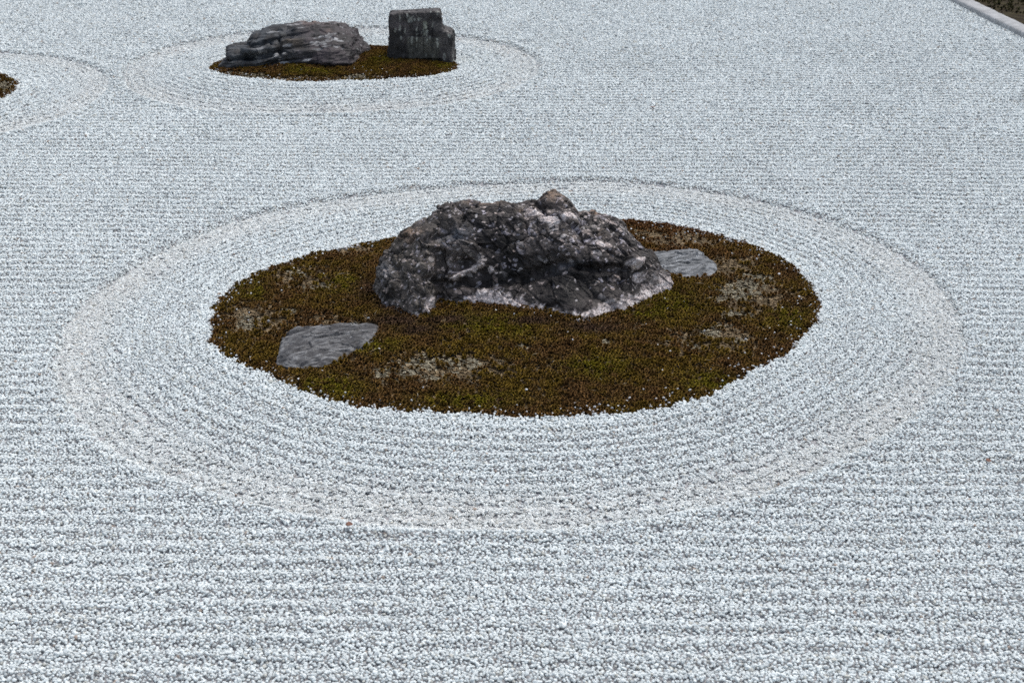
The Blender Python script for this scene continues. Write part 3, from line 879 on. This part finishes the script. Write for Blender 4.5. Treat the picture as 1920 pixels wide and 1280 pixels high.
PR = 0.0060
clusters = [cluster(100 + i, 0.0205, 14, PR) for i in range(20)]
for i in range(28):                                         # single pebbles
    m = mesh_np("pebble", pebble(PR, 900 + i), IF, False)
    set_attr(m, "piece_colour", np.tile(np.array([1.0, 1.0, 1.0]), (len(IV), 1)), 'FLOAT_COLOR')
    clusters.append(source(m, MAT_PEBBLE))

def hexpts(x0, x1, y0, y1, s):
    dy = s * 0.866
    ys = np.arange(y0, y1, dy); xs = np.arange(x0, x1, s)
    X, Y = np.meshgrid(xs, ys)
    X = X + (np.arange(len(ys)) % 2)[:, None] * s * 0.5
    x, y = X.ravel(), Y.ravel()
    return x + rng.uniform(-0.42, 0.42, len(x)) * s, y + rng.uniform(-0.42, 0.42, len(x)) * s

def hexpts_turned(x0, x1, y0, y1, s, ang):
    cx, cy = (x0 + x1) / 2, (y0 + y1) / 2
    R = math.hypot(x1 - x0, y1 - y0) / 2
    x, y = hexpts(-R, R, -R, R, s)
    c, n = math.cos(ang), math.sin(ang)
    X, Y = cx + x * c - y * n, cy + x * n + y * c
    k = (X > x0) & (X < x1) & (Y >= y0) & (Y < y1)
    return X[k], Y[k]

def in_view(x, y, margin):
    half = y * 0.385 + 0.12
    return np.abs(x) < half + margin

def gravel_points(y0, y1, s, size, margin, fine=False, single=False):
    hw = y1 * 0.385 + 0.12 + margin
    x, y = hexpts_turned(-min(8.5, hw), min(6.5, hw), y0, y1, s, 0.53 + 1.7 * y0)
    k = in_view(x, y, margin) & (kerb_side(x, y) < 0.004)
    x, y = x[k], y[k]
    h, fi, ins = gravel_height(x, y)
    d = moss_dist(x, y)
    if fine:
        k = rng.random(len(x)) < fi * 1.0
    else:
        k = (d > 0.003) & (rng.random(len(x)) > fi * 0.45)
    x, y, h, fi, ins, d = [a[k] for a in (x, y, h, fi, ins, d)]
    e = 0.01
    n = len(x)
    hx = hy = np.zeros(n)
    if not single:
        hx = (gravel_height(x + e, y)[0] - h) / e; hy = (gravel_height(x, y + e)[0] - h) / e
    sz = size * rng.uniform(0.85, 1.15, n) * (1 + 0.16 * ins)
    if fine: sz *= 0.8
    rot = np.stack([np.arctan(hy), -np.arctan(hx), rng.uniform(0, 2 * np.pi, n)], 1)
    tone = 1.0 + 0.07 * noise2(x, y, 0.45, 33, 3) + 0.05 * noise2(x, y, 5.0, 34, 2)
    warm = np.clip(fi, 0, 1)[:, None] * (0.9 if fine else 0.5)
    tint = tone[:, None] * (np.array([0.943, 0.998, 0.992]) * (1 - warm) + np.array([0.985, 0.99, 0.95]) * warm)
    z = h + rng.normal(0, 0.0010, n) + (0.000 if not fine else 0.0012)
    if single:
        sz = size * np.clip(rng.lognormal(-0.02, 0.19, n), 0.6, 1.6) * (1 + 0.14 * ins)
        z = h + rng.normal(0, 0.0013, n) * size + 0.0035 * (sz - size)
        rot = rng.uniform(-0.5, 0.5, (n, 3)); rot[:, 2] = rng.uniform(0, 2 * np.pi, n)
        u = rng.random(n)[:, None]
        b_ = np.clip(rng.normal(0.765, 0.075, (n, 1)), 0.5, 0.88)
        c = b_ * np.array([0.985, 1.0, 1.005])
        c = np.where(u < 0.05, np.array([0.42, 0.435, 0.45]) * rng.uniform(0.7, 1.15, (n, 1)), c)
        c = np.where((u > 0.05) & (u < 0.09), np.array([0.60, 0.575, 0.535]) * rng.uniform(0.8, 1.1, (n, 1)), c)
        c = np.where((u > 0.09) & (u < 0.0925), np.array([0.42, 0.33, 0.28]), c)
        return np.stack([x, y, z], 1), sz, rot, rng.integers(20, 48, n), tint * c
    return np.stack([x, y, z], 1), sz, rot, rng.integers(0, 20, n), tint

parts = [gravel_points(2.3, 6.3, 0.0101, 0.90, 0.75, False, True), gravel_points(1.2, 2.3, 0.0285, 1.0, 0.9), gravel_points(6.3, 8.6, 0.0115, 1.02, 0.7, False, True), gravel_points(8.6, 11.0, 0.0134, 1.19, 0.6, False, True), gravel_points(11.0, 15.2, 0.0155, 1.37, 0.6, False, True),
         gravel_points(2.5, 7.6, 0.0175, 0.60, 0.6, True), gravel_points(7.6, 13.0, 0.026, 0.75, 0.4, True)]
# strays: loose pebbles on the moss, thick at the edge, and a few along the border that overlap it
x, y = hexpts(-5.2, 3.0, 3.6, 11.8, 0.02)
d = moss_dist(x, y)
fr = np.exp(d / 0.030) * 0.75 + 0.004
px_, py_ = project(x, y, np.zeros_like(x))
fr += 0.10 * blob(px_, py_, 1460, 520, 70, 40) * np.exp(d / 0.12) + 0.09 * blob(px_, py_, 1260, 445, 80, 22) + 0.03 * blob(px_, py_, 650, 470, 50, 15) + 0.015 * blob(px_, py_, 470, 580, 50, 50)
fr += 0.08 * blob(px_, py_, 700, 146, 40, 5)
k = (d < 0.012) & (d > -1.2) & (rng.random(len(x)) < fr)
x, y = x[k], y[k]
z = np.zeros_like(x)
for (isl, _), top in zip(GROUPS, TOPS):
    th, r = isl.polar(x, y); q = r / isl.R(th)
    z = np.where(q < 1.02, mound_height(isl, x, y, top) + 0.012, z)
z = np.maximum(z, 0.016)
n = len(x)
strays = (np.stack([x, y, z], 1), rng.uniform(0.7, 1.15, n), rng.uniform(0, 6.28, (n, 3)), rng.integers(20, 48, n), np.tile([0.66, 0.675, 0.68], (n, 1)) * rng.uniform(0.75, 1.08, (n, 1)))
parts.append(strays)
allp = [np.concatenate([p[i] for p in parts], 0) for i in range(5)]
print("gravel instances", len(allp[0]))
scatter("gravel", *allp, clusters, "raked white gravel covering the garden floor", "gravel")

# --- moss
def tuft(seed, blades, r, hgt, tilt_lo, tilt_hi):
    g = np.random.default_rng(seed)
    V, F, C = [], [], []
    for i in range(blades):
        a = 2 * np.pi * (i * 0.618) + g.uniform(-0.3, 0.3)
        t = tilt_lo + (tilt_hi - tilt_lo) * (i / blades) + g.uniform(-0.12, 0.12)      # 0 upright .. pi/2 flat
        L = r * g.uniform(0.8, 1.2)
        o = np.array([math.cos(a), math.sin(a), 0]); s_ = np.array([-math.sin(a), math.cos(a), 0]); u = np.array([0, 0, 1.0])
        dv = o * math.sin(t) + u * math.cos(t)
        w = 0.0026
        b0 = u * (hgt * 0.25 * g.random()) ; mid = b0 + dv * L * 0.55 + u * 0.0006; tip = b0 + dv * L * 0.92 - u * 0.0009 * math.sin(t) + o * 0.001
        i0 = len(V)
        V += [b0 - s_ * w * 0.6, b0 + s_ * w * 0.6, mid + s_ * w, mid - s_ * w, tip]
        F += [(i0, i0 + 1, i0 + 2), (i0, i0 + 2, i0 + 3), (i0 + 3, i0 + 2, i0 + 4)]
        k = g.uniform(0.75, 1.2)
        C += [np.full(3, 0.7 * k)] * 2 + [np.full(3, 1.0 * k)] * 2 + [np.array([1.25, 1.2, 1.1]) * k]
    m = mesh_np("moss_tuft", np.array(V), np.array(F), True)
    set_attr(m, "piece_colour", np.array(C), 'FLOAT_COLOR')
    return source(m, MAT_MOSS)
tufts = [tuft(300 + i, 15, 0.0098, 0.006, 0.10, 1.30) for i in range(8)] + [tuft(340 + i, 13, 0.008, 0.003, 0.9, 1.65) for i in range(5)]

OLIVE = np.array([0.165, 0.108, 0.018]); BROWN = np.array([0.150, 0.083, 0.031]); GREEN = np.array([0.165, 0.140, 0.012]); DARKB = np.array([0.095, 0.058, 0.036])
PALE = np.array([0.33, 0.30, 0.22]); DRY = np.array([0.25, 0.19, 0.115]); RUST = np.array([0.17, 0.08, 0.034])
green_blobs = [(905,612,75,20),(1260,572,45,26),(1215,590,40,14),(960,622,40,14),(1120,690,60,20),(880,755,90,15),(470,545,40,20),(620,728,60,20),(640,535,50,22),(1330,720,50,18),(1480,600,40,20),(700,655,50,16),
               (560,134,30,7),(600,136,25,7),(720,115,28,10),(830,125,15,6)]
pale_blobs = [(795,682,45,12),(845,680,45,10),(775,702,22,9),(722,706,20,10),(880,688,25,8),(1385,548,45,13),(1362,560,18,9),(1375,590,25,7),(1400,535,35,10),(465,612,18,9),(555,515,18,7),(600,540,20,6),
              (1138,645,14,6),(1330,625,20,7),(1350,610,16,6),(1400,640,18,5),(1300,655,16,5),(470,600,16,7),(545,586,14,5),(1420,520,30,7),(810,712,18,6),(980,650,14,5),(840,703,12,5),
              (470,142,30,4),(670,146,20,4),(8,164,24,13),(440,139,15,4)]
dry_blobs = [(1240,440,80,13),(1310,455,60,12),(1260,455,50,10),(1370,500,50,18),(1420,560,60,30),(660,470,45,10),(560,520,70,24),(480,600,60,26),(840,690,110,24),(1340,640,80,25),(540,148,90,4),(650,148,90,4),(620,600,60,10),(900,700,60,14)]
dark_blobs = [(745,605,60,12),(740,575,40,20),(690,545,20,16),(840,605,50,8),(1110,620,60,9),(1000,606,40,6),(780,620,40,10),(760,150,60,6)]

def bsum(px, py, blobs, s=1.0):
    t = np.zeros_like(px)
    for (cx, cy, rx, ry) in blobs:
        t = np.maximum(t, blob(px, py, cx, cy, rx * s, ry * s))
    return t

def moss_field(x, y, z):
    n = len(x)
    px, py = project(x, y, z)
    wx = px + 22 * noise2(x, y, 7.0, 61, 3); wy = py + 9 * noise2(x, y, 7.0, 62, 3)
    n1 = noise2(x, y, 4.5, 63, 3); n2 = noise2(x, y, 14.0, 64, 3); n3 = noise2(x, y, 38.0, 65, 2)
    k = sstep(-0.35, 0.25, n1 + 0.8 * n2)[:, None]
    c = OLIVE * (1 - k) + BROWN * k
    g = np.clip(bsum(wx, wy, green_blobs) * 1.3 + 0.15 * sstep(0.1, 0.5, n2), 0, 1)[:, None] * sstep(-0.5, 0.25, n3)[:, None]
    c = c * (1 - g) + GREEN * g
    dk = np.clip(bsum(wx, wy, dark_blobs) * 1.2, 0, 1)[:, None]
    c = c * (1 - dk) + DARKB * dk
    rl = (0.55 * np.clip(blob(px, py, 560, 540, 170, 60) + blob(px, py, 1300, 660, 120, 40), 0, 1) * sstep(-0.3, 0.3, n2))[:, None]
    c = c * (1 - rl) + np.array([0.135, 0.070, 0.026]) * rl
    back = (sstep(1100, 1200, px) * sstep(500, 430, py))[:, None] * 0.7
    c = c * (1 - back) + RUST * back
    dr = np.clip(bsum(wx, wy, dry_blobs) * 1.3 + 0.10, 0, 1) * sstep(-0.55, 0.15, n3 + n2)
    drm = rng.random(n) < dr
    c = np.where(drm[:, None], DRY * rng.uniform(0.6, 1.3, (n, 1)), c)
    pa = np.clip(bsum(wx, wy, pale_blobs) * 1.5 - 0.1, 0, 1) * sstep(-0.7, 0.0, n3 + 0.6 * n2)
    pam = rng.random(n) < pa
    c = np.where(pam[:, None], PALE * rng.uniform(0.55, 1.15, (n, 1)), c)
    c = c * rng.uniform(0.6, 1.25, (n, 1)) * (1 + 0.35 * np.clip(n3, -1, 1))[:, None]
    return c, drm | pam, px, py

moss_parts = []
for gi_, ((isl, rg), top) in enumerate(zip(GROUPS, TOPS)):
    R = isl.rr.max() + 0.05
    x, y = hexpts(isl.c[0] - R, isl.c[0] + R, isl.c[1] - R, isl.c[1] + R, 0.0150 if gi_ == 0 else 0.0160)
    d = moss_dist(x, y)
    own = isl.polar(x, y)[1] < R
    k = (d < 0.004) & own
    x, y, d = x[k], y[k], d[k]
    z = mound_height(isl, x, y, top)
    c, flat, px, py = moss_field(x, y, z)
    n = len(x)
    # bare where the flat stones and the boulders stand
    lump = 0.5 + 0.5 * noise2(x, y, 30.0, 66, 2)
    sz = rng.uniform(0.75, 1.25, n) * np.where(flat, 0.75, 1.0) * (0.85 + 0.3 * lump) * (1.3 if gi_ == 0 else 1.45)
    pick = np.where(flat, rng.integers(8, 13, n), rng.integers(0, 8, n))
    rot = np.stack([rng.normal(0, 0.22, n), rng.normal(0, 0.22, n), rng.uniform(0, 6.283, n)], 1)
    z = z + np.where(flat, 0.001, rng.uniform(0.0, 0.006, n) + 0.006 * lump)
    def inside_poly(poly, z0):
        qx, qy = ground(*np.array(poly, float).T, z0)
        qx = qx.mean() + (qx - qx.mean()) * 0.992; qy = qy.mean() + (qy - qy.mean()) * 0.992
        ins = np.zeros(n, bool)
        j = len(qx) - 1
        for i in range(len(qx)):
            cond = ((qy[i] > y) != (qy[j] > y)) & (x < (qx[j] - qx[i]) * (y - qy[i]) / (qy[j] - qy[i] + 1e-12) + qx[i])
            ins ^= cond; j = i
        return ins
    if gi_ == 0:
        k = ~(inside_poly(SLAB_A, 0.035) | inside_poly(SLAB_B, 0.04))
    else:
        k = np.ones(n, bool)
    moss_parts.append((np.stack([x, y, z], 1)[k], sz[k], rot[k], pick[k], c[k]))
names = ["low olive and brown moss round the large boulder", "thin band of olive moss round the two far rocks", "tip of moss island at the left edge"]
for mp, lb in zip(moss_parts, names):
    print("moss", len(mp[0]))
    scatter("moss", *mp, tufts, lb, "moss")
# moss on the earth strip behind the kerb
n = 9000
a = rng.uniform(0.20, 2.2, n); s = rng.uniform(-2.6, 4.5, n)
x = k1[0] + kn[0] * a + kd[0] * s; y = k1[1] + kn[1] * a + kd[1] * s
k = noise2(x, y, 2.5, 71, 3) > -0.05
x, y, a = x[k], y[k], a[k]; n = len(x)
z = 0.024 + 0.02 * noise2(x, y, 2.0, 41, 4) + 0.006 * noise2(x, y, 12.0, 42, 3)
kk = sstep(-0.2, 0.4, noise2(x, y, 3.0, 72, 3))[:, None]
c = (np.array([0.05, 0.042, 0.018]) * (1 - kk) + np.array([0.07, 0.075, 0.032]) * kk) * rng.uniform(0.6, 1.4, (n, 1))
scatter("moss", np.stack([x, y, z], 1), rng.uniform(1.2, 2.4, n), np.stack([rng.normal(0, 0.2, n), rng.normal(0, 0.2, n), rng.uniform(0, 6.28, n)], 1),
        rng.integers(0, 13, n), c, tufts, "dark patchy moss on the earth behind the kerb", "moss")

# ------------------------------------------------------------------ dry straw on the moss, fallen leaves on the gravel
def blade(p, ang, L, w, up):
    o = np.array([math.cos(ang), math.sin(ang), up]); s_ = np.array([-math.sin(ang), math.cos(ang), 0])
    a, b_ = p - o * L / 2, p + o * L / 2
    mid = p + np.array([0, 0, 0.002])
    up_ = np.array([0, 0, w])
    v = [a, mid - s_ * w, mid + up_, mid + s_ * w, mid - up_, b_]
    f = [(0, 2, 1), (0, 3, 2), (0, 4, 3), (0, 1, 4), (5, 1, 2), (5, 2, 3), (5, 3, 4), (5, 4, 1)]
    return v, f
V, F = [], []
fixed = [(938, 679, 0.075, -0.55), (884, 715, 0.04, -1.0), (786, 692, 0.02, 0.7), (792, 712, 0.03, 1.2), (783, 734, 0.035, 1.7), (700, 658, 0.05, 0.8), (545, 700, 0.04, 0.7), (1003, 668, 0.04, 0.6),
         (660, 607, 0.05, 2.0), (668, 608, 0.06, 2.4), (1310, 535, 0.05, -0.3), (1330, 560, 0.05, 0.3), (1170, 715, 0.03, 0.6), (640, 515, 0.05, 0.2), (1400, 760, 0.03, 1.5)]
for (px_, py_, L_, an) in fixed:
    x_, y_ = ground(px_, py_, 0.05)
    v, f = blade(np.array([x_, y_, mound_height(island_a, np.array([x_]), np.array([y_]), TOPS[0])[0] + 0.018]), an, L_, 0.0016, 0.08)
    F += [tuple(i + len(V) for i in t) for t in f]; V += v
for i in range(170):
    th = rng.uniform(-np.pi, np.pi); q = math.sqrt(rng.random()) * 0.97
    r = island_a.R(th) * q
    x_, y_ = island_a.c[0] + r * math.cos(th), island_a.c[1] + r * math.sin(th)
    v, f = blade(np.array([x_, y_, mound_height(island_a, np.array([x_]), np.array([y_]), TOPS[0])[0] + 0.014]), rng.uniform(0, np.pi), rng.uniform(0.012, 0.04), rng.uniform(0.0006, 0.0012), rng.uniform(-0.1, 0.25))
    F += [tuple(i2 + len(V) for i2 in t) for t in f]; V += v
add_obj("dry_straw", mesh_np("dry_straw", np.array(V), np.array(F), False), MAT_STRAW, label="thin dry straw and needles littering the moss", category="straw", kind="stuff")

def leaf(px_, py_, L_, an, label):
    x_, y_ = ground(px_, py_, 0.0)
    h_ = gravel_height(np.array([x_]), np.array([y_]))[0][0] + 0.010
    us = np.linspace(-1, 1, 9); W = 0.42 * (1 - us ** 2) ** 0.8
    V = []
    for u, w in zip(us, W):
        for s in (-1, -0.5, 0, 0.5, 1):
            V.append((u * L_ / 2, s * w * L_, 0.004 + 0.22 * L_ * (s * w * 1.6) ** 2 * 2 + 0.12 * L_ * u * u))
    F = grid_faces(9, 5)
    m = mesh_np("fallen_leaf", np.array(V), F)
    o = add_obj("fallen_leaf", m, MAT_LEAF, label=label, category="leaf", group="dry leaves on the gravel")
    o.location = (x_, y_, h_); o.rotation_euler = (0.15, 0.1, an)
    sol = o.modifiers.new("thickness", 'SOLIDIFY'); sol.thickness = 0.0006
leaf(655, 996, 0.024, 0.4, "reddish dry leaf on the gravel below the large moss island")
leaf(1223, 205, 0.040, 1.9, "brown dry leaf on the gravel behind the boulder's peak")
leaf(1852, 868, 0.022, 0.2, "faded dry leaf on the gravel near the right edge")
